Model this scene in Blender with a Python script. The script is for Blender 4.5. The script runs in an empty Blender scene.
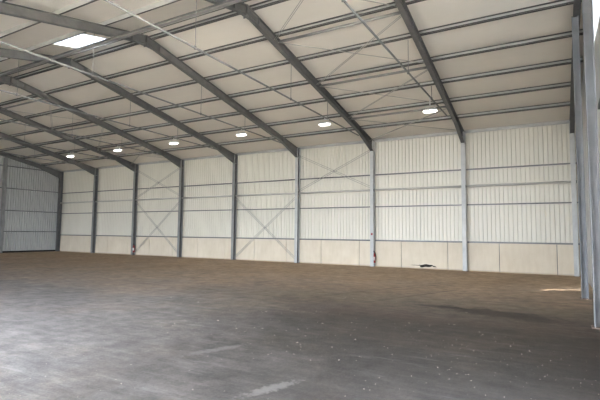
import bpy, bmesh, math, random
from mathutils import Vector, Matrix

random.seed(7)
C = bpy.context.scene.collection

# ------------------------------------------------------------------ hall dimensions (metres)
BAY = 5.0            # spacing of the portal frames along the back wall
NB = 8               # number of bays; frames 0..8, frame 8 stands in the right gable
YR = -12.09          # ridge line
YF = -24.75          # front wall
ZA = 9.393           # underside of the rafters at the ridge
SL = 0.2058          # roof slope
RD = 0.33            # rafter depth (vertical)
PD = 0.18            # purlin depth
YW = 0.43            # inner face of the back cladding
XL = -0.36           # inner face of the left gable cladding
XR = 40.17           # inner face of the right gable cladding

def zb(y): return ZA - SL * abs(y - YR)             # rafter underside
def zroof(y): return zb(y) + RD + PD                # underside of the roof sheets

# ------------------------------------------------------------------ helpers
def setp(o, label=None, cat=None, group=None, kind=None):
    if label: o['label'] = label
    if cat: o['category'] = cat
    if group: o['group'] = group
    if kind: o['kind'] = kind
    return o

def link(name, bm, mat, parent=None, smooth=False):
    bmesh.ops.recalc_face_normals(bm, faces=bm.faces[:])
    me = bpy.data.meshes.new(name)
    bm.to_mesh(me); bm.free()
    me.materials.append(mat)
    if smooth:
        for p in me.polygons: p.use_smooth = True
    o = bpy.data.objects.new(name, me)
    C.objects.link(o)
    if parent is not None:
        o.parent = parent
        o.matrix_parent_inverse = Matrix.Translation(parent.location).inverted()
    return o

def thing(name, label, cat, loc, group=None):
    o = bpy.data.objects.new(name, None)
    o.empty_display_size = 0.2
    C.objects.link(o)
    o.location = loc
    return setp(o, label, cat, group)

def box(bm, x0, x1, y0, y1, z0, z1):
    v = [bm.verts.new((x, y, z)) for z in (z0, z1) for y in (y0, y1) for x in (x0, x1)]
    for f in ((0,1,3,2),(4,6,7,5),(0,4,5,1),(2,3,7,6),(0,2,6,4),(1,5,7,3)):
        bm.faces.new([v[i] for i in f])

def bx(*a):
    bm = bmesh.new(); box(bm, *a); return bm

def prism(bm, pts, axis, a, b):
    """closed polygon pts extruded along axis from a to b; pts lie in the other two axes (cyclic order)"""
    def mk(p, t):
        if axis == 'x': return (t, p[0], p[1])
        if axis == 'y': return (p[0], t, p[1])
        return (p[0], p[1], t)
    A = [bm.verts.new(mk(p, a)) for p in pts]
    B = [bm.verts.new(mk(p, b)) for p in pts]
    n = len(pts)
    bm.faces.new(A); bm.faces.new(B[::-1])
    for i in range(n):
        bm.faces.new((A[i], A[(i+1) % n], B[(i+1) % n], B[i]))

def tube(bm, p, q, r, n=10):
    p = Vector(p); q = Vector(q); d = (q - p).normalized()
    up = Vector((0,0,1)) if abs(d.z) < .9 else Vector((1,0,0))
    a = d.cross(up).normalized(); b = d.cross(a)
    rings = []
    for c in (p, q):
        rings.append([bm.verts.new(c + (a*math.cos(t) + b*math.sin(t))*r) for t in [2*math.pi*i/n for i in range(n)]])
    for i in range(n):
        bm.faces.new((rings[0][i], rings[0][(i+1)%n], rings[1][(i+1)%n], rings[1][i]))
    bm.faces.new(rings[0][::-1]); bm.faces.new(rings[1])

def bar(bm, p, q, w, t, nrm):
    """flat bar from p to q, width w (perpendicular to nrm), thickness t along nrm"""
    p = Vector(p); q = Vector(q); d = (q-p).normalized(); nrm = Vector(nrm).normalized()
    s = d.cross(nrm).normalized()*(w/2); k = nrm*(t/2)
    v = [bm.verts.new(c + a*s + b*k) for c in (p, q) for a, b in ((-1,-1),(1,-1),(1,1),(-1,1))]
    bm.faces.new(v[0:4][::-1]); bm.faces.new(v[4:8])
    for i in range(4):
        bm.faces.new((v[i], v[(i+1)%4], v[4+(i+1)%4], v[4+i]))

def lathe(bm, prof, cx, cy, n=20):
    rings = []
    for r, z in prof:
        rings.append([bm.verts.new((cx + r*math.cos(2*math.pi*i/n), cy + r*math.sin(2*math.pi*i/n), z)) for i in range(n)])
    for a, b in zip(rings, rings[1:]):
        for i in range(n):
            bm.faces.new((a[i], a[(i+1)%n], b[(i+1)%n], b[i]))
    bm.faces.new(rings[0][::-1]); bm.faces.new(rings[-1])

# ------------------------------------------------------------------ materials
def new_mat(name):
    m = bpy.data.materials.new(name); m.use_nodes = True
    nt = m.node_tree
    b = nt.nodes['Principled BSDF']
    return m, nt, b

def N(nt, typ, **kw):
    n = nt.nodes.new(typ)
    for k, v in kw.items(): setattr(n, k, v)
    return n

def noise(nt, scale, detail=4, rough=.55, vec=None):
    n = N(nt, 'ShaderNodeTexNoise')
    n.inputs['Scale'].default_value = scale; n.inputs['Detail'].default_value = detail
    n.inputs['Roughness'].default_value = rough
    if vec is not None: nt.links.new(vec, n.inputs['Vector'])
    return n.outputs['Fac']

def ramp(nt, fac, stops):
    r = N(nt, 'ShaderNodeValToRGB')
    while len(r.color_ramp.elements) < len(stops): r.color_ramp.elements.new(.5)
    for e, (p, c) in zip(r.color_ramp.elements, stops):
        e.position = p; e.color = (*c, 1) if len(c) == 3 else c
    nt.links.new(fac, r.inputs['Fac'])
    return r.outputs['Color']

def mixc(nt, fac, a, b, mode='MIX'):
    m = N(nt, 'ShaderNodeMix', data_type='RGBA', blend_type=mode)
    for sock, v in ((m.inputs['Factor'], fac), (m.inputs['A'], a), (m.inputs['B'], b)):
        if isinstance(v, (int, float)): sock.default_value = v
        elif isinstance(v, tuple): sock.default_value = (*v, 1)
        else: nt.links.new(v, sock)
    return m.outputs['Result']

def objcoord(nt, scale=(1,1,1)):
    t = N(nt, 'ShaderNodeTexCoord')
    mp = N(nt, 'ShaderNodeMapping'); mp.inputs['Scale'].default_value = scale
    nt.links.new(t.outputs['Object'], mp.inputs['Vector'])
    return mp.outputs['Vector']

def mottled(name, c0, c1, scale=2.0, rough=.55, metal=0.0, stretch=(1,1,1), bump=0):
    m, nt, b = new_mat(name)
    v = objcoord(nt, stretch)
    f = noise(nt, scale, 5, .6, v)
    nt.links.new(ramp(nt, f, [(.3, c0), (.7, c1)]), b.inputs['Base Color'])
    b.inputs['Roughness'].default_value = rough
    b.inputs['Metallic'].default_value = metal
    if bump:
        bp = N(nt, 'ShaderNodeBump'); bp.inputs['Strength'].default_value = bump
        nt.links.new(f, bp.inputs['Height']); nt.links.new(bp.outputs['Normal'], b.inputs['Normal'])
    return m

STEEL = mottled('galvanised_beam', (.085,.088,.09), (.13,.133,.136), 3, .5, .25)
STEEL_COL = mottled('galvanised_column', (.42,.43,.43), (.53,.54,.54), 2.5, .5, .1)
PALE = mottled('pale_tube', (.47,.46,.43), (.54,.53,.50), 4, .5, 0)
STEEL_MID = mottled('galvanised_grey_shaded', (.20,.205,.205), (.27,.275,.275), 2.5, .55, .1)  # darker copy of the column steel for weaker light at left, also gable post
STEEL_POST = mottled('galvanised_post', (.17,.18,.20), (.23,.24,.26), 2.5, .55, .0)
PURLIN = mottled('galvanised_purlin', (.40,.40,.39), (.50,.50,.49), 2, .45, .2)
GIRT = mottled('galvanised_girt', (.10,.105,.11), (.16,.165,.17), 2, .42, .3)
BRACE = mottled('brace_steel', (.30,.295,.28), (.38,.375,.355), 3, .5, .15)
PIPE = mottled('conduit_zinc', (.12,.125,.13), (.18,.185,.19), 4, .5, .1)
TUBE = mottled('tube_zinc', (.22,.22,.215), (.29,.29,.285), 4, .45, .2)
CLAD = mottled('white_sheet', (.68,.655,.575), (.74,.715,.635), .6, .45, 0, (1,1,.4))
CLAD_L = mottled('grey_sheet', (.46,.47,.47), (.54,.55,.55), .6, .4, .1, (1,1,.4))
SHADE = mottled('purlin_shade', (.05,.05,.05), (.09,.09,.088), 3, .6, .1)  # shade colour for purlin flanges and their edge strips
ROOF = mottled('roof_sheet', (.68,.64,.575), (.76,.715,.65), .5, .6, 0, (.6,1,1))
RUST = mottled('rusty_plate', (.14,.085,.06), (.27,.22,.19), 9, .8, .1)
RED = mottled('red_paint', (.22,.012,.014), (.28,.018,.016), 5, .35)
BLACK = mottled('black_rubber', (.012,.012,.012), (.03,.03,.03), 6, .6)
LABEL = mottled('paper_label', (.70,.66,.62), (.78,.74,.70), 12, .6)
LAMP_BODY = mottled('lamp_housing', (.55,.56,.57), (.63,.64,.65), 5, .4, .2)
RECESS_DARK = mottled('recess_dark', (.004,.004,.004), (.02,.017,.014), 14, .9)  # flat black painted for the dark of gap, hole and crack
STRAW = mottled('pale_straw', (.24,.21,.165), (.38,.345,.295), 1.5, .8)
APRON = mottled('pale_bounce_yard', (.70,.62,.51), (.80,.72,.60), .4, .9)

def emit(name, col, s):
    m, nt, b = new_mat(name)
    b.inputs['Base Color'].default_value = (.9,.9,.9,1)
    b.inputs['Emission Color'].default_value = (*col, 1)
    b.inputs['Emission Strength'].default_value = s
    return m
LENS = emit('lit_lens', (1,.97,.9), 6)

def plinth_mat():
    m, nt, b = new_mat('cream_concrete_panel')
    v = objcoord(nt, (1,1,1))
    c = ramp(nt, noise(nt, 1.1, 6, .6, v), [(.3, (.63,.565,.455)), (.7, (.70,.635,.525))])
    vs = objcoord(nt, (3,3,.5))
    st = ramp(nt, noise(nt, 2.0, 5, .65, vs), [(.35, (.94,.93,.91)), (.6, (1,1,1))])
    c = mixc(nt, 1.0, c, st, 'MULTIPLY')
    # darker toward the foot
    sx = N(nt, 'ShaderNodeSeparateXYZ'); nt.links.new(objcoord(nt), sx.inputs[0])
    foot = ramp(nt, sx.outputs['Z'], [(0.0, (.62,.56,.48)), (.09, (1,1,1))])
    c = mixc(nt, 1.0, c, foot, 'MULTIPLY')
    nt.links.new(c, b.inputs['Base Color'])
    b.inputs['Roughness'].default_value = .8
    return m
PLINTH = plinth_mat()

def floor_mat():
    m, nt, b = new_mat('compacted_asphalt_floor')
    L = nt.links
    v = objcoord(nt)
    sx = N(nt, 'ShaderNodeSeparateXYZ'); L.new(v, sx.inputs[0])
    big = noise(nt, .16, 5, .6, v)
    base = ramp(nt, big, [(.32, (.098,.090,.085)), (.68, (.135,.125,.118))])
    # brown earthy dust, thick toward the back wall
    mr = N(nt, 'ShaderNodeMapRange'); L.new(sx.outputs['Y'], mr.inputs['Value'])
    mr.inputs['From Min'].default_value = -17; mr.inputs['From Max'].default_value = -4
    n2 = noise(nt, .35, 5, .65, v)
    add = N(nt, 'ShaderNodeMath', operation='MULTIPLY_ADD'); L.new(n2, add.inputs[0]); add.inputs[1].default_value = .9; add.inputs[2].default_value = -.45
    s = N(nt, 'ShaderNodeMath', operation='ADD', use_clamp=True); L.new(mr.outputs[0], s.inputs[0]); L.new(add.outputs[0], s.inputs[1])
    brown = ramp(nt, noise(nt, .5, 6, .6, v), [(.3, (.262,.186,.118)), (.7, (.36,.265,.175))])
    c = mixc(nt, s.outputs[0], base, brown)
    # asphalt darkened toward the right-hand front corner, painting in the light's fall-off
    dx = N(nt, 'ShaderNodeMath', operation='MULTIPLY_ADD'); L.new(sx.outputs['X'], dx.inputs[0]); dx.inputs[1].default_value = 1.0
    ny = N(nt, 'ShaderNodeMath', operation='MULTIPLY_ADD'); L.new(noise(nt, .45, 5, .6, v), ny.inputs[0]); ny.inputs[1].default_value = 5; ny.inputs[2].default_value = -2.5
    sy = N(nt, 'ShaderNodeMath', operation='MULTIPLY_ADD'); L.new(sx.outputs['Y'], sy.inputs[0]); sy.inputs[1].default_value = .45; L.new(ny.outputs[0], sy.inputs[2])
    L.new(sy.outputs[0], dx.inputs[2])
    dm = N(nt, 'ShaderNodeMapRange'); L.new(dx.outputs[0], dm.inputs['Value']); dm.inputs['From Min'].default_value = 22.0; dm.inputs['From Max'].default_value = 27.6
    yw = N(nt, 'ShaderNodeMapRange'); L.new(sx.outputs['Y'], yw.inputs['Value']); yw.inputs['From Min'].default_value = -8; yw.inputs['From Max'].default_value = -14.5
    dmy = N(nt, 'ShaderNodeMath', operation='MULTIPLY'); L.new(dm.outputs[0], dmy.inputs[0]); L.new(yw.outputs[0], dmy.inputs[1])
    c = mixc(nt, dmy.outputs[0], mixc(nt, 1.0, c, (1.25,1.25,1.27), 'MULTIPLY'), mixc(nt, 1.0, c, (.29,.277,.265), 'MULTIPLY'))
    # fine mottling and grit
    g1 = ramp(nt, noise(nt, 2.6, 8, .7, v), [(.3, (.62,.62,.62)), (.7, (1.38,1.37,1.35))])
    c = mixc(nt, 1.0, c, g1, 'MULTIPLY')
    g2 = ramp(nt, noise(nt, 30, 4, .7, v), [(.35, (.78,.78,.78)), (.65, (1.2,1.2,1.2))])
    c = mixc(nt, .9, c, g2, 'MULTIPLY')
    g3 = ramp(nt, noise(nt, 1.1, 9, .75, objcoord(nt, (1.2, 6, 1))), [(.36, (.80,.80,.80)), (.64, (1.22,1.22,1.22))])
    c = mixc(nt, .9, c, g3, 'MULTIPLY')
    # pale scuffs dragged along the traffic direction
    rot = N(nt, 'ShaderNodeMapping'); rot.inputs['Rotation'].default_value = (0,0,math.radians(-58)); rot.inputs['Scale'].default_value = (.9,5.0,1)
    t = N(nt, 'ShaderNodeTexCoord'); L.new(t.outputs['Object'], rot.inputs['Vector'])
    scf = ramp(nt, noise(nt, .8, 7, .72, rot.outputs[0]), [(.545, (0,0,0)), (.72, (1,1,1))])
    patch = ramp(nt, noise(nt, .3, 3, .5, v), [(.42, (0,0,0)), (.6, (1,1,1))])
    pf = mixc(nt, 1.0, scf, patch, 'MULTIPLY')
    pf2 = mixc(nt, 1.0, pf, (.7,.7,.7), 'MULTIPLY')
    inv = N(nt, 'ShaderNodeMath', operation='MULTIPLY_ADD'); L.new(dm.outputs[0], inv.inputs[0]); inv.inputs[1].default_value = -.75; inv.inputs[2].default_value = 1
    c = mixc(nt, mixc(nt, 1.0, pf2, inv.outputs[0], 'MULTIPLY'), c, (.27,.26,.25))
    # specific worn patches and a painted light streak: (cx, cy, half length, half width, angle, colour, strength)
    def blob(c, cx, cy, a, w, ang, col, st, rag=.5, ns=1.8):
        mp = N(nt, 'ShaderNodeMapping', vector_type='TEXTURE')
        mp.inputs['Location'].default_value = (cx, cy, 0); mp.inputs['Rotation'].default_value = (0,0,ang); mp.inputs['Scale'].default_value = (a, w, 1)
        t = N(nt, 'ShaderNodeTexCoord'); L.new(t.outputs['Object'], mp.inputs['Vector'])
        ln = N(nt, 'ShaderNodeVectorMath', operation='LENGTH'); L.new(mp.outputs[0], ln.inputs[0])
        nn = noise(nt, ns, 6, .75, v)
        ma = N(nt, 'ShaderNodeMath', operation='MULTIPLY_ADD'); L.new(nn, ma.inputs[0]); ma.inputs[1].default_value = rag*2; ma.inputs[2].default_value = -rag
        ad = N(nt, 'ShaderNodeMath', operation='ADD'); L.new(ln.outputs['Value'], ad.inputs[0]); L.new(ma.outputs[0], ad.inputs[1])
        f = ramp(nt, ad.outputs[0], [(.60, (st,st,st)), (1.05, (0,0,0))])
        return mixc(nt, f, c, col)
    c = blob(c, 38.0, -12.45, 1.6, .62, math.radians(-14), (.022,.019,.017), .7, .9)      # damp stain
    c = blob(c, 36.5, -12.15, .9, .25, math.radians(-5), (.022,.018,.016), .65)
    for dx_ in (0, 1.7):
        c = blob(c, 33.6+dx_, -10.6, 4.2, .06, math.radians(70), (.055,.045,.036), .45, .8, 3)
    c = blob(c, 34.42, -18.5, .6, .11, math.radians(70), (.24,.23,.22), .2, 1.6, 14)
    c = blob(c, 36.15, -19.5, .5, .11, math.radians(72), (.22,.21,.19), .28, 1.6, 14)
    c = blob(c, 38.9, -6.75, 1.2, .16, math.radians(28), (.30,.26,.20), .5, .4)  # light stripe on the floor painted as a pale streak
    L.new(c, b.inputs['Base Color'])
    b.inputs['Roughness'].default_value = .75
    b.inputs['Specular IOR Level'].default_value = .25
    bp = N(nt, 'ShaderNodeBump'); bp.inputs['Strength'].default_value = .25; bp.inputs['Distance'].default_value = .03
    L.new(noise(nt, 9, 8, .7, v), bp.inputs['Height']); L.new(bp.outputs['Normal'], b.inputs['Normal'])
    return m
FLOOR = floor_mat()

def skylight_mat():
    m = bpy.data.materials.new('translucent_rooflight'); m.use_nodes = True
    nt = m.node_tree; nt.nodes.clear()
    out = N(nt, 'ShaderNodeOutputMaterial')
    tl = N(nt, 'ShaderNodeBsdfTranslucent'); tl.inputs['Color'].default_value = (.20,.21,.22,1)
    tr = N(nt, 'ShaderNodeBsdfTransparent'); tr.inputs['Color'].default_value = (.85,.88,.9,1)
    mx = N(nt, 'ShaderNodeMixShader'); mx.inputs[0].default_value = .03
    nt.links.new(tl.outputs[0], mx.inputs[1]); nt.links.new(tr.outputs[0], mx.inputs[2])
    nt.links.new(mx.outputs[0], out.inputs['Surface'])
    return m
SKYL = skylight_mat()

# ------------------------------------------------------------------ the setting
def structure(o): return setp(o, kind='structure')

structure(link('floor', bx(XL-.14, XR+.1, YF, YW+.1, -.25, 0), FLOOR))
structure(link('yard_outside', bx(-30, XR-.5, -75, YF-.02, -.30, -.03), mottled('dark_yard', (.10,.09,.075), (.13,.12,.10), .4, .9)))  # unseen ground, kept dark to limit bounce onto the ceiling
structure(link('yard_outside', bx(XR+.12, 75, -75, 20, -.30, -.03), APRON))  # unseen ground, made pale to bounce sun up to the ceiling

def ribbed(axis, a0, a1, z0, ztop, off, pitch, rib, depth, sign):
    """trapezoidal sheet; flat face at off, grooves go to off+sign*depth.  ztop(a) gives the top edge"""
    pts = []
    n = int((a1-a0)/pitch)
    for i in range(n+1):
        a = a0 + i*pitch
        pts += [(a, 0), (a+rib*.25, 1), (a+rib*.75, 1), (a+rib, 0)]
    pts = [(min(a, a1), d) for a, d in pts if a <= a1 + 1e-6] + [(a1, 0)]
    bm = bmesh.new()
    prev = None
    for a, d in pts:
        o = off + sign*depth*d
        lo = (a, o, z0) if axis == 'x' else (o, a, z0)
        hi = (a, o, ztop(a)) if axis == 'x' else (o, a, ztop(a))
        cur = (bm.verts.new(lo), bm.verts.new(hi))
        if prev and (cur[0].co - prev[0].co).length > 1e-5:
            bm.faces.new((prev[0], cur[0], cur[1], prev[1]))
        prev = cur
    return bm

ZP = 1.48            # top of the concrete plinth
structure(link('wall_back', ribbed('x', XL, XR, ZP-.05, lambda a: zroof(YW)+.02, YW, .20, .038, .05, 1), CLAD))
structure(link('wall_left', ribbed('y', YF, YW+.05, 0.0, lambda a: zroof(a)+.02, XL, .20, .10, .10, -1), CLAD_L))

# concrete plinth panels along the foot of the back wall
bm = bmesh.new()
xj = [XL] + [1.6 + 2.5*i for i in range(15)] + [39.1, XR]
xj = [x for x in xj if x <= XR]
for a, b in zip(xj, xj[1:]):
    box(bm, a+.014, b-.014, YW-.10, YW+.10, -.02, ZP-.04)
bb = structure(link('baseboard_back', bm, PLINTH))
structure(link('joint_filler', bx(XL, XR, YW-.04, YW+.08, -.02, ZP-.05), GIRT, bb))
structure(link('foot_gap_left', bx(XL-.03, XL+.06, YF, YW-.12, 0, .14), RECESS_DARK))  # black strip standing in for the dark gap under the gable sheets

# right gable cladding: closed but for a slit shaped to throw the floor light stripe, open bands beyond the second post
bm = bmesh.new()
def gp(y0, y1, z0, f):
    prism(bm, [(y0, z0), (y1, z0), (y1, f(y1)), (y0, f(y0))], 'x', XR, XR+.06)
top = lambda y: zroof(y)+.02
gp(-5.45, YW+.1, 0, top)
gp(-5.51, -5.45, 3.5, top)
gp(-9.5, -5.51, 0, top)
gp(-12.9, -9.5, 0, lambda y: 7.1)
for z0, z1 in ((0, 4.55), (5.35, 7.1)):
    gp(-16.5, -12.9, z0, lambda y, z1=z1: z1)
gp(-24.4, -19.2, 5.6, top); gp(-19.2, -16.5, 0, top); gp(YF, -24.4, 0, top)  # leaves an unseen opening, added to light the right-hand ceiling
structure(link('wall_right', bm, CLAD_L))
# translucent sheets closing the two high bands
bm = bmesh.new(); gp(-16.5, -12.9, 4.55, lambda y: 5.35)
structure(link('window_2', bm, SKYL))
bm = bmesh.new(); gp(-16.5, -9.5, 7.1, top)
structure(link('window_3', bm, SKYL))

# front wall behind the photographer, its unseen openings placed to shape the daylight
OPEN = [(5.0, 11.5, 3.6), (24.2, 33.2, 5.3)]
bm = bmesh.new()
x = XL
for a, b, h in OPEN:
    box(bm, x, a, YF-.06, YF, 0, zroof(YF)+.02); box(bm, a, b, YF-.06, YF, h, zroof(YF)+.02); x = b
box(bm, x, XR, YF-.06, YF, 0, zroof(YF)+.02)
structure(link('wall_front', bm, CLAD_L))

# roof sheets, with the rooflight opening just in front of the ridge
SX0, SX1, SY0, SY1 = 21.15, 23.15, -13.92, -12.12
bm = bmesh.new()
def rf(x0, x1, y0, y1):
    t = .08
    z0, z1 = zroof(y0), zroof(y1)
    prism(bm, [(y0, z0), (y1, z1), (y1, z1+t), (y0, z0+t)], 'x', x0, x1)
rf(XL-.3, XR+.3, YR, YW+.4)
rf(XL-.3, SX0, YF-.4, YR); rf(SX1, XR+.3, YF-.4, YR)
rf(SX0, SX1, YF-.4, SY0); rf(SX0, SX1, SY1, YR)
structure(link('ceiling', bm, ROOF))
bm = bmesh.new()
prism(bm, [(SY0, zroof(SY0)+.03), (SY1, zroof(SY1)+.03), (SY1, zroof(SY1)+.045), (SY0, zroof(SY0)+.045)], 'x', SX0, SX1)
w1 = structure(link('window_1', bm, SKYL))
bm = bmesh.new()
for xx in (SX0+.56,):
    prism(bm, [(SY0, zroof(SY0)-.005), (SY1, zroof(SY1)-.005), (SY1, zroof(SY1)+.028), (SY0, zroof(SY0)+.028)], 'x', xx-.012, xx+.012)
structure(link('window_frame', bm, PURLIN, w1))

# ------------------------------------------------------------------ portal frames
ORD = {8:'corner', 7:'first', 6:'second', 5:'third', 4:'fourth', 3:'fifth', 2:'sixth', 1:'seventh', 0:'far left corner'}
COLNOTE = {7:'rising beside the dark hole in the wall foot', 6:'with a red sticker and extinguisher', 5:'at the left end of the high cross brace',
           4:'at the left end of the low cross brace', 3:'at the right edge of the double cross bracing', 2:'with a small red extinguisher near its foot',
           1:'standing left of the double cross bracing'}
def col_label(k):
    if k == 8: return 'grey steel corner column where the back wall meets the right gable'
    if k == 0: return 'dark steel corner column where the back wall meets the left gable'
    return f'{ORD[k]} steel column from the right corner of the back wall, {COLNOTE[k]}'

FW, FT, WT = .20, .018, .014      # flange width and thickness, web thickness
CD = .30                          # column depth
HA = .285                         # haunch drop at the eaves
def column(k):
    x = BAY*k if k < 8 else 39.86
    mat = STEEL_COL if k >= 5 else (STEEL_MID if k >= 1 else STEEL)  # farther columns darkened in colour for the dimmer light there
    t = thing('steel_column', col_label(k), 'column', (x, CD/2, 0), 'steel columns along the back wall')
    ztop = zb(0)+RD-.02
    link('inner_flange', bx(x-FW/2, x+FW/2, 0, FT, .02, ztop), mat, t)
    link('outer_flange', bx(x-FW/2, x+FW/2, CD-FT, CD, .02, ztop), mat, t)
    link('web', bx(x-WT/2, x+WT/2, FT, CD-FT, .02, ztop), STEEL, t)  # darker steel paints the shadow on the web
    link('base_plate', bx(x-.13, x+.13, -.05, CD+.02, 0, .02), RUST, t)
    for s in (-1, 1):
        bm = bmesh.new(); box(bm, x+s*WT/2, x+s*(FW/2-.01), FT, CD-FT, zb(0)-HA-.02, zb(0)-HA)
        link('stiffener', bm, mat, t)
    link('cap_plate', bx(x-FW/2, x+FW/2, 0, CD, ztop, ztop+.014), STEEL, t)
    return t
for k in range(0, 9): column(k)

RAFTNOTE = lambda k: {8:'against the right gable', 7:'first clear of the right gable', 6:'second from the right gable', 5:'third from the right gable',
      4:'fourth from the right gable', 3:'fifth from the right gable', 2:'sixth from the right gable', 1:'seventh from the right gable', 0:'against the far left gable'}[k]
def rafter(k, side):
    x = BAY*k if k < 8 else 39.865
    if side > 0:
        ya, yb_ = YR+.012, FT if False else 0.0
        lab = f'dark steel rafter of the back roof slope, {RAFTNOTE(k)}'
    else:
        ya, yb_ = YR-.012, YF+.05
        lab = f'dark steel rafter of the front roof slope, {RAFTNOTE(k)}'
    t = thing('steel_rafter', lab, 'rafter', (x, (ya+yb_)/2, zb((ya+yb_)/2)), 'steel rafters under the roof')
    ft = .016
    def strip(y0, y1, f0, f1, x0, x1, bm):
        prism(bm, [(y0, f0(y0)), (y1, f0(y1)), (y1, f1(y1)), (y0, f1(y0))], 'x', x0, x1)
    s = 1 if side > 0 else -1
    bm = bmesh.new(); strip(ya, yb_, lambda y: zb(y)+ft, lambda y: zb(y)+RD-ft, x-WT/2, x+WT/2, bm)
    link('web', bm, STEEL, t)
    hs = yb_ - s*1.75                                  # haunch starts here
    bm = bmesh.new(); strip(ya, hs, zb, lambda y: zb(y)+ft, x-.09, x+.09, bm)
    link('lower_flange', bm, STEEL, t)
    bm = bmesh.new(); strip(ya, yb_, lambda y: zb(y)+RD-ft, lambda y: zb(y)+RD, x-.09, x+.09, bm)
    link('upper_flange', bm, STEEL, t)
    # eaves haunch
    def hz(y):
        q = (y - hs)/(yb_ - hs)
        return zb(y) - HA*q
    bm = bmesh.new(); strip(hs, yb_, lambda y: hz(y)+ft, lambda y: zb(y)+ft, x-WT/2, x+WT/2, bm)
    h = link('haunch', bm, STEEL, t)
    bm = bmesh.new(); strip(hs, yb_, hz, lambda y: hz(y)+ft, x-.09, x+.09, bm)
    link('haunch_flange', bm, STEEL, h)
    # ridge end plate and its small stiffening haunch
    bm = bmesh.new(); box(bm, x-.09, x+.09, min(YR, ya), max(YR, ya), zb(YR)-.13, zb(YR)+RD+.01)
    e = link('end_plate', bm, STEEL, t)
    bm = bmesh.new(); prism(bm, [(ya, zb(ya)-.11), (ya+s*.65, zb(ya+s*.65)), (ya, zb(ya))], 'x', x-.02, x+.02)
    link('ridge_haunch', bm, STEEL, t)
    # web stiffeners seen beside the ridge and the haunch
    for yy in (ya+s*.68, hs):
        for q in (-1, 1):
            bm = bmesh.new()
            prism(bm, [(yy-.006, zb(yy)+ft), (yy+.006, zb(yy)+ft), (yy+.006, zb(yy)+RD-ft), (yy-.006, zb(yy)+RD-ft)], 'x', x+q*WT/2, x+q*.085)
            link('stiffener', bm, STEEL, t)
for k in range(0, 9):
    rafter(k, 1); rafter(k, -1)

# ------------------------------------------------------------------ purlins: lipped channels lying on the rafters
PY = [-1.50 - 1.73*i for i in range(7)]           # back slope; the last one is the ridge purlin
PY[-1] = YR + .34
NUM = ['lowest', 'second', 'third', 'fourth', 'fifth', 'sixth', 'ridge']
def channel(y, s):
    """C section in the y,z plane standing on the roof slope, web on the eaves side"""
    z = zb(y)+RD+.002; h = PD-.008; b = .075; t = .006; l = .02
    P = [(0,0),(b,0),(b,l),(b-t,l),(b-t,t),(t,t),(t,h-t),(b-t,h-t),(b-t,h-l),(b,h-l),(b,h),(0,h)]
    # shear with the slope
    return [(y - s*px, z + pz + (zb(y - s*px)-zb(y))) for px, pz in P]
for side in (1, -1):
    for i, y in enumerate(PY):
        yy = y if side > 0 else 2*YR - y
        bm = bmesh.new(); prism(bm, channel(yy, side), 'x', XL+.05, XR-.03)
        slope = 'back' if side > 0 else 'front'
        if i == 6: lab = f'steel channel purlin running along the {slope} side of the ridge'
        elif i == 0: lab = f'lowest steel channel purlin of the {slope} roof slope, nearest the eaves'
        else: lab = f'{NUM[i]} steel channel purlin up from the eaves on the {slope} roof slope'
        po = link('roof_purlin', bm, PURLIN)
        po.data.materials.append(SHADE)
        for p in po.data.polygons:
            if abs(p.normal.z) > .8: p.material_index = 1          # flanges darkened to paint their shade, web left bright
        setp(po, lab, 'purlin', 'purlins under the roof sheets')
        # dark strip painting the shadow gap between purlin and sheet
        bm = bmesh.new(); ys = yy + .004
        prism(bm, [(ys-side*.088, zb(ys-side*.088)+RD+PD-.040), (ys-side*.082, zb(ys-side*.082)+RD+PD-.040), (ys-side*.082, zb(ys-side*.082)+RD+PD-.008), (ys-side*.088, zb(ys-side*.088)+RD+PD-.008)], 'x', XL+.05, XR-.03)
        link('upper_shade_strip', bm, SHADE, po)
        bm = bmesh.new()  # dark strip painting the shaded lower edge of the purlin
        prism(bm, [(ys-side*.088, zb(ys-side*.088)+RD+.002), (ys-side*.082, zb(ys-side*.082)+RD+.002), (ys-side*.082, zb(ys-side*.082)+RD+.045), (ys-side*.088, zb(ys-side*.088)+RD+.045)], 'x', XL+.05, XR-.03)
        link('lower_shade_strip', bm, SHADE, po)
# eaves beam along the top of the back wall
bm = bmesh.new()
P = [(.305,0),(.415,0),(.415,.17),(.305,.17),(.305,.15),(.395,.15),(.395,.02),(.305,.02)]
prism(bm, [(a, 7.19+b) for a, b in P], 'x', XL+.05, XR-.03)
setp(link('eaves_beam', bm, PURLIN), 'long grey eaves beam along the top of the white back wall', 'beam')
# slim box beam running below the rafters just in front of the ridge
yb0 = -13.55; zt = zb(yb0+.06)
bm = bmesh.new(); box(bm, XL+.05, 39.9, yb0-.06, yb0+.06, zb(yb0-.06)-.09, zb(yb0-.06)-.004)
rb = setp(link('ridge_beam', bm, STEEL), 'grey box beam hung under the rafters along the ridge, crossing them', 'beam')
bm = bmesh.new()
box(bm, XL+.05, 39.9, yb0-.075, yb0+.075, zb(yb0-.06)-.105, zb(yb0-.06)-.09)
link('lower_rail', bm, TUBE, rb)

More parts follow.
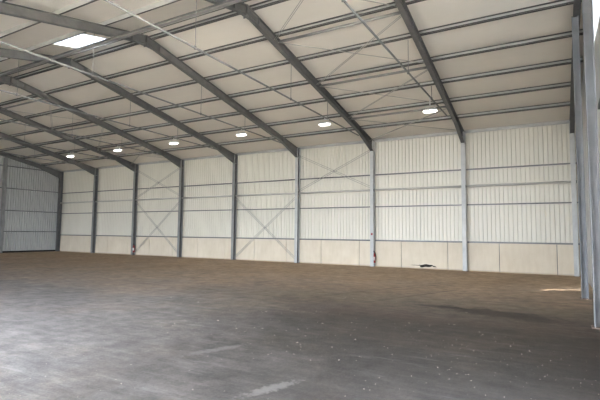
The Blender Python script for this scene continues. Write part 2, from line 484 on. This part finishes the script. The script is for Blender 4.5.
# ------------------------------------------------------------------ girts of the walls
def zgirt(z, lab):
    bm = bmesh.new()
    P = [(.305,0),(.425,0),(.425,.055),(.417,.055),(.417,.008),(.313,.008),(.313,.055),(.305,.055)]
    prism(bm, [(a, z+b) for a, b in P], 'x', XL+.03, XR-.03)
    setp(link('wall_girt', bm, GIRT), lab, 'girt', 'steel girts across the back wall')
bm = bmesh.new()
prism(bm, [(.303,1.44),(.428,1.44),(.428,1.515),(.303,1.515)], 'x', XL+.03, XR-.03)
setp(link('wall_girt', bm, GIRT), 'lowest steel girt of the back wall, capping the cream concrete panels', 'girt', 'steel girts across the back wall')
zgirt(3.38, 'middle steel girt of the back wall, just below the tube struts')
zgirt(5.23, 'highest steel girt of the back wall, above the tube struts')
for z, lab in ((1.72,'lowest'), (3.46,'second'), (5.30,'third'), (7.14,'fourth')):
    bm = bmesh.new()
    y1 = -.02
    y0 = -9.0 if z < 8 else -9
    prism(bm, [(XL+.005,z),(XL+.13,z),(XL+.13,z+.07),(XL+.005,z+.07)], 'y', -24.0, y1) if False else box(bm, XL+.005, XL+.13, -24.0, .30, z, z+.07)
    setp(link('wall_girt', bm, GIRT), f'{lab} steel girt up from the floor on the far left gable wall', 'girt', 'steel girts across the left gable')

# tube struts between the columns
BAYN = {7:'first bay from the right corner', 6:'second bay from the right corner', 5:'third bay from the right corner', 4:'fourth bay from the right corner',
        3:'fifth bay from the right corner', 2:'sixth bay from the right corner', 1:'seventh bay from the right corner', 0:'last bay before the left corner'}
for b in range(8):
    t = thing('tube_strut', f'horizontal steel tube between columns, {BAYN[b]} of the back wall', 'strut', (BAY*b+2.5, .15, 4.36), 'tube struts between the columns')
    bm = bmesh.new(); tube(bm, (BAY*b+.11, .15, 4.36), (BAY*b+4.89, .15, 4.36), .055, 14)
    link('tube', bm, PALE, t, True)
    for xx, s in ((BAY*b+.01, 1), (BAY*b+4.99, -1)):
        link('end_plate', bx(min(xx, xx+s*.10), max(xx, xx+s*.10), .135, .165, 4.29, 4.43), STEEL, t)

# wall cross bracing
def wbrace(b, z0, z1, rising, where):
    x0, x1 = BAY*b+.02, BAY*b+4.98
    if not rising: x0, x1 = x1, x0
    y = .20 if rising else .245
    bm = bmesh.new()
    p, q = Vector((x0, y, z0)), Vector((x1, y, z1))
    d = (q-p).normalized(); s = d.cross(Vector((0,1,0)))*.048
    bar(bm, p+s, q+s, .022, .02, (0,1,0)); bar(bm, p-s, q-s, .022, .02, (0,1,0))
    for f in (.02, .5, .98):
        c = p.lerp(q, f); bar(bm, c-s*1.3, c+s*1.3, .05, .02, (0,1,0))
    way = 'rising to the right' if rising else 'falling to the right'
    setp(link('brace_rod', bm, BRACE), f'double diagonal brace {way}, {where}', 'brace', 'diagonal braces of the back wall')
for r in (True, False):
    wbrace(5, 4.48, 6.75, r, 'high cross by the extinguisher column')
    wbrace(4, .12, 4.22, r, 'large low cross left of the high one')
    wbrace(2, 4.48, 6.75, r, 'upper cross of the doubly braced bay')
    wbrace(2, .12, 4.22, r, 'lower cross of the doubly braced bay')

# roof cross bracing and struts
NODE = [-.25, PY[1], PY[3], PY[5], 2*YR-PY[5], 2*YR-PY[3]]
NN = ['lowest cross by the eaves', 'second cross up from the eaves', 'third cross from the eaves', 'cross spanning the ridge', 'cross past the ridge']
for b, bl in ((6, 'near roof bay'), (2, 'distant roof bay')):
    for i in range(5):
        if b == 2 and i > 2: continue
        for r in (True, False):
            y0, y1 = NODE[i], NODE[i+1]
            xa, xb = BAY*b+.02, BAY*b+4.98
            if not r: xa, xb = xb, xa
            lift = .17 if r else .21
            pa = Vector((xa, y0-.12, zb(y0-.12)+lift)); pb = Vector((xb, y1+.12, zb(y1+.12)+lift))
            bm = bmesh.new()
            pts = [pa, pb]
            if i == 3:
                lift2 = .20
                mid = Vector(((xa+xb)/2, YR, zb(YR)+lift2)); pts = [pa, mid, pb]
            for p, q in zip(pts, pts[1:]):
                s = Vector((.028, .02, 0)) if r else Vector((.028, -.02, 0))
                if r:
                    tube(bm, p+s, q+s, .013, 6); tube(bm, p-s, q-s, .013, 6)
                else:
                    tube(bm, p, q, .014, 6)
            way = 'from left end' if r else 'from right end'
            setp(link('brace_rod', bm, BRACE), f'thin rod {way}, {NN[i]}, {bl}'.replace('from right eaves side','from right'), 'brace', 'diagonal rods under the roof')
    for j in (1, 2, 3):
        y = NODE[j]
        bm = bmesh.new(); tube(bm, (BAY*b+.10, y+.10, zb(y)+.19), (BAY*b+4.90, y+.10, zb(y)+.19), .052, 12)
        setp(link('roof_strut', bm, TUBE, None, True), f'{["","lower","middle","upper"][j]} steel tube strut under a purlin, {bl} with cross rods', 'strut', 'tube struts under the roof')

# ------------------------------------------------------------------ lighting rails: conduit, hanging rods, lamps
RAILN = {7:'nearest rail at right', 6:'second rail from the right', 5:'third rail from the right', 4:'fourth rail from the right', 3:'fifth rail from the right', 2:'sixth rail from the right', 1:'farthest rail at left'}
def lamp(name_lab, x, y, z, zr):
    t = thing('bay_lamp', name_lab, 'lamp', (x, y, z), 'lit lamps hanging in a row')
    bm = bmesh.new(); prism(bm, [(-.13+y, z-.05), (.13+y, z-.05), (.15+y, z-.02), (.10+y, z+.04), (-.10+y, z+.04), (-.15+y, z-.02)], 'x', x-.27, x+.27)
    link('housing', bm, LAMP_BODY, t)
    # rounded lens below the housing
    bm = bmesh.new()
    n = 20; rings = []
    for kx, kz in ((1, -.0505), (.97, -.08), (.8, -.10)):
        ring = []
        for i in range(n):
            a = 2*math.pi*i/n
            cx, cy = math.cos(a), math.sin(a)
            ring.append(bm.verts.new((x + .29*kx*math.copysign(abs(cx)**.6, cx), y + .14*kx*math.copysign(abs(cy)**.6, cy), z+kz)))
        rings.append(ring)
    for a, b in zip(rings, rings[1:]):
        for i in range(n): bm.faces.new((a[i], a[(i+1)%n], b[(i+1)%n], b[i]))
    bm.faces.new(rings[0]); bm.faces.new(rings[-1])
    link('lens', bm, LENS, t)
    for q in (-.2, .2):
        bm = bmesh.new(); box(bm, x+q-.012, x+q+.012, y-.015, y+.015, z+.04, z+.16)
        link('bracket', bm, LAMP_BODY, t)
    bm = bmesh.new(); box(bm, x-.22, x+.22, y-.02, y+.02, z+.16, z+.18); box(bm, x-.02, x+.02, y-.015, y+.015, z+.18, zr-.036)
    link('hanger', bm, LAMP_BODY, t)
for k in range(1, 8):
    x = BAY*k - .40
    zr = (lambda y: 7.66 + .009*(-1-y)) if k == 7 else (lambda y: 7.36 + .0135*(-1-y))
    ye = -1.78 if k == 7 else -1.0
    t = thing('lighting_rail', f'slim conduit hung below the roof across the hall, {RAILN[k]}', 'conduit', (x, -10, zr(-10)), 'conduits carrying the lamps')
    bm = bmesh.new(); tube(bm, (x, ye, zr(ye)), (x, -20.6, zr(-20.6)), .034, 12)
    link('conduit', bm, PIPE, t, True)
    for yy in (PY[2]+.06, PY[4]+.06, 2*YR-PY[5]-.06, 2*YR-PY[3]-.06):
        bm = bmesh.new(); z = zr(yy); tube(bm, (x, yy, z), (x, yy, zb(yy)+RD+.01), .011, 6); tube(bm, (x, yy, z-.045), (x, yy, z+.05), .042, 10)
        link('hanging_rod', bm, PIPE, t)
    if k >= 2:
        where = {7:'nearest the right gable', 6:'second from the right', 5:'third from the right', 4:'fourth from the right', 3:'fifth from the right', 2:'farthest left'}[k]
        lamp(f'lit white rectangular lamp under its conduit, {where}', x, -5.2, 7.13, zr(-5.2))

# ------------------------------------------------------------------ right gable posts, braces and rails
def post(y, x0, lab):
    x1 = x0 + .18
    t = thing('gable_post', lab, 'post', ((x0+x1)/2, y, 0), 'posts of the right gable')
    zt = zb(y) - .01
    link('inner_flange', bx(x0, x0+.022, y-.11, y+.11, .02, zt), STEEL_POST, t)
    link('outer_flange', bx(x1-.022, x1, y-.11, y+.11, .02, zt), STEEL_POST, t)
    link('web', bx(x0+.022, x1-.022, y-.008, y+.008, .02, zt), STEEL_POST, t)
    link('base_plate', bx(x0-.05, x1+.05, y-.16, y+.16, 0, .02), RUST, t)
post(-8.3, 39.72, 'blue-grey steel gable post on the right, the farther of two')
post(-13.1, 39.755, 'blue-grey steel gable post at the right edge, the nearer of two')
for z, lab in ((4.45, 'lower rail'), (6.98, 'upper rail')):
    bm = bmesh.new(); box(bm, 39.95, 40.165, -16.4, -13.215, z, z+.10)
    setp(link('gable_rail', bm, STEEL), f'dark horizontal {lab} beside the nearer gable post at the right edge', 'rail', 'rails of the right gable')
bm = bmesh.new(); bar(bm, (40.11, -12.55, 7.10), (40.11, -14.1, 8.75), .10, .04, (1,0,0))
setp(link('gable_brace', bm, STEEL), 'dark sloping brace in the bright opening behind the nearer gable post', 'brace')

# left gable posts
def lpost(y, lab):
    x0, x1 = XL+.135, XL+.135+.26
    t = thing('gable_post', lab, 'post', ((x0+x1)/2, y, 0), 'posts of the left gable')
    zt = zb(y) - .01
    link('inner_flange', bx(x1-.018, x1, y-.10, y+.10, .02, zt), STEEL_MID, t)
    link('outer_flange', bx(x0, x0+.018, y-.10, y+.10, .02, zt), STEEL_MID, t)
    link('web', bx(x0+.018, x1-.018, y-.008, y+.008, .02, zt), STEEL_MID, t)
    link('base_plate', bx(x0-.0, x1+.05, y-.17, y+.17, 0, .02), RUST, t)
lpost(-4.6, 'grey steel post of the far left gable wall at the picture edge')

# ------------------------------------------------------------------ small things
def extinguisher(x, y, lab):
    t = thing('fire_extinguisher', lab, 'fire extinguisher', (x, y, .22), 'fire extinguishers on the columns')
    r = .085
    z = .22
    prof = [(.0,z),(.075,z),(r,z+.02),(r,z+.44),(.078,z+.48),(.05,z+.52),(.026,z+.54),(.026,z+.58),(0,z+.58)]
    bm = bmesh.new(); lathe(bm, [(max(a,.001),b) for a,b in prof], x, y, 24); link('cylinder', bm, RED, t, True)
    bm = bmesh.new()
    n = 12
    for i in range(n):                               # paper label wrapped round the front
        a0 = math.radians(-150 + 120*i/n); a1 = math.radians(-150 + 120*(i+1)/n)
        rr = r+.002
        v = [bm.verts.new((x+rr*math.cos(a), y+rr*math.sin(a), zz)) for a, zz in ((a0,z+.14),(a1,z+.14),(a1,z+.34),(a0,z+.34))]
        bm.faces.new(v)
    link('paper_label', bm, LABEL, t)
    bm = bmesh.new(); tube(bm, (x,y,z+.575),(x,y,z+.64),.022,10); box(bm, x-.012, x+.012, y-.13, y+.02, z+.635, z+.66); box(bm, x-.012, x+.012, y-.12, y, z+.595, z+.612)
    link('valve_handle', bm, BLACK, t)
    bm = bmesh.new()
    pts = [(x+.02,y-.02,z+.60),(x+.10,y-.05,z+.56),(x+.115,y-.06,z+.40),(x+.11,y-.05,z+.16)]
    for p, q in zip(pts, pts[1:]): tube(bm, p, q, .013, 8)
    link('hose', bm, BLACK, t)
    link('bracket', bx(x-.10, x-.05, y+.02, y+.10, z+.2, z+.26), BLACK, t)
extinguisher(30.09, .13, 'red fire extinguisher with pale label on the second column from the right corner')
extinguisher(10.09, .13, 'small distant red fire extinguisher on the column left of the braced bay')
bm = bmesh.new(); box(bm, 29.95, 30.05, -.004, -.0002, 1.78, 1.90)
s = link('warning_sticker', bm, RED); setp(s, 'small red sticker on the front of the column with the extinguisher', 'sticker')

# ragged hole at the foot of the concrete panel
bm = bmesh.new()
cx, cz = 32.93, .165
ring = []
n = 26
for i in range(n):
    a = 2*math.pi*i/n
    rx = .36*(1+.14*math.sin(3*a+1)+.08*math.sin(7*a)); rz = .085*(1+.3*math.sin(2*a+.5)+.22*math.sin(5*a))
    ring.append((cx + rx*math.cos(a), cz + rz*math.sin(a)))
prism(bm, ring, 'y', YW-.112, YW-.0985)
hole = thing('wall_hole', 'ragged black hole at the foot of a pale concrete panel near the right', 'hole', (cx, YW-.1, .16))
link('hole_mouth', bm, RECESS_DARK, hole)
bm = bmesh.new()
prism(bm, [(cx+.38,.13),(cx+.52,.11),(cx+.60,.12),(cx+.50,.17),(cx+.42,.18)], 'y', YW-.110, YW-.0985)
link('crack', bm, RECESS_DARK, hole)
bm = bmesh.new()
prism(bm, [(cx-.85,.175),(cx-.34,.15),(cx-.33,.19),(cx-.6,.195)], 'y', YW-.108, YW-.0985)
link('crack', bm, RUST, hole)

# straw and chips scattered on the floor (uncountable)
bm = bmesh.new()
def chip(x, y, s, flat=True):
    a = random.uniform(0, math.pi); l = s*random.uniform(.6, 1.6); w = s*random.uniform(.12, .3)
    dx, dy = math.cos(a), math.sin(a)
    h = random.uniform(.003, .012)
    lo = [(x-dx*l-dy*w, y-dy*l+dx*w, .0005), (x+dx*l-dy*w, y+dy*l+dx*w, .0005), (x+dx*l+dy*w*.6, y+dy*l-dx*w*.6, .0005), (x-dx*l+dy*w, y-dy*l-dx*w, .0005)]
    v = [bm.verts.new(p) for p in lo]; t_ = bm.verts.new((x, y, h))
    bm.faces.new(v[::-1])
    for i in range(4): bm.faces.new((v[i], v[(i+1)%4], t_))
for i in range(300):
    chip(random.uniform(32, 39.6), random.uniform(-22, -14.5), random.uniform(.003, .008))
for i in range(110):
    chip(random.uniform(37, 39.7), random.uniform(-20.5, -15.5), random.uniform(.003, .008))
for i in range(200):
    chip(random.uniform(18, 38), random.uniform(-18, -8), random.uniform(.008, .022))
setp(link('straw_chips', bm, STRAW), 'pale straw bits and stone chips scattered over the dark floor', 'debris', kind='stuff')

# ------------------------------------------------------------------ daylight
w = bpy.data.worlds.new('overcast_sky'); bpy.context.scene.world = w; w.use_nodes = True
nt = w.node_tree; bg = nt.nodes['Background']
tc = N(nt, 'ShaderNodeTexCoord'); sp = N(nt, 'ShaderNodeSeparateXYZ'); nt.links.new(tc.outputs['Generated'], sp.inputs[0])
col = ramp(nt, sp.outputs['Z'], [(0.0, (.86,.92,1.0)), (.5, (.74,.85,1.0)), (1.0, (.66,.80,1.0))])
nt.links.new(col, bg.inputs['Color']); bg.inputs['Strength'].default_value = 21.0

def portal(loc, rot, sx, sy):  # sky portals over the unseen added openings
    l = bpy.data.lights.new('opening_daylight', 'AREA'); l.shape = 'RECTANGLE'; l.size = sx; l.size_y = sy
    l.cycles.is_portal = True
    o = bpy.data.objects.new('opening_daylight', l); C.objects.link(o); o.location = loc; o.rotation_euler = rot
for a, b, h in OPEN:
    portal(((a+b)/2, YF-.08, h/2), (math.pi/2, 0, 0), b-a, h)   # faces +y
portal((XR+.08, -21.8, 2.8), (math.pi/2, 0, math.pi/2), 5.2, 5.6)   # faces -x

sun = bpy.data.lights.new('sun', 'SUN'); sun.energy = 125; sun.angle = math.radians(6); sun.color = (1,.95,.86)
so = bpy.data.objects.new('sun', sun); C.objects.link(so)
sd = Vector((-.45, -.32, -1)).normalized()
so.rotation_euler = sd.to_track_quat('-Z', 'Y').to_euler(); so.location = (30, -30, 30)

# ------------------------------------------------------------------ camera
cam = bpy.data.cameras.new('camera'); co = bpy.data.objects.new('camera', cam); C.objects.link(co)
yaw, pit, roll, f = -.523, .074, .010, 447.2
CP = [39.169, -24.101, 1.852]
fw = Vector((math.sin(yaw)*math.cos(pit), math.cos(yaw)*math.cos(pit), math.sin(pit)))
r = Vector((math.cos(yaw), -math.sin(yaw), 0)); u = r.cross(fw)
r2 = r*math.cos(roll) + u*math.sin(roll); u2 = -r*math.sin(roll) + u*math.cos(roll)
M = Matrix((r2, u2, -fw)).transposed().to_4x4(); M.translation = Vector(CP)
co.matrix_world = M
cam.sensor_width = 36; cam.lens = f/600*36; cam.clip_end = 300; cam.clip_start = .05
sc = bpy.context.scene; sc.camera = co
sc.view_settings.view_transform = 'Standard'
sc.view_settings.exposure = 0.52
sc.cycles.max_bounces = 10; sc.cycles.diffuse_bounces = 8
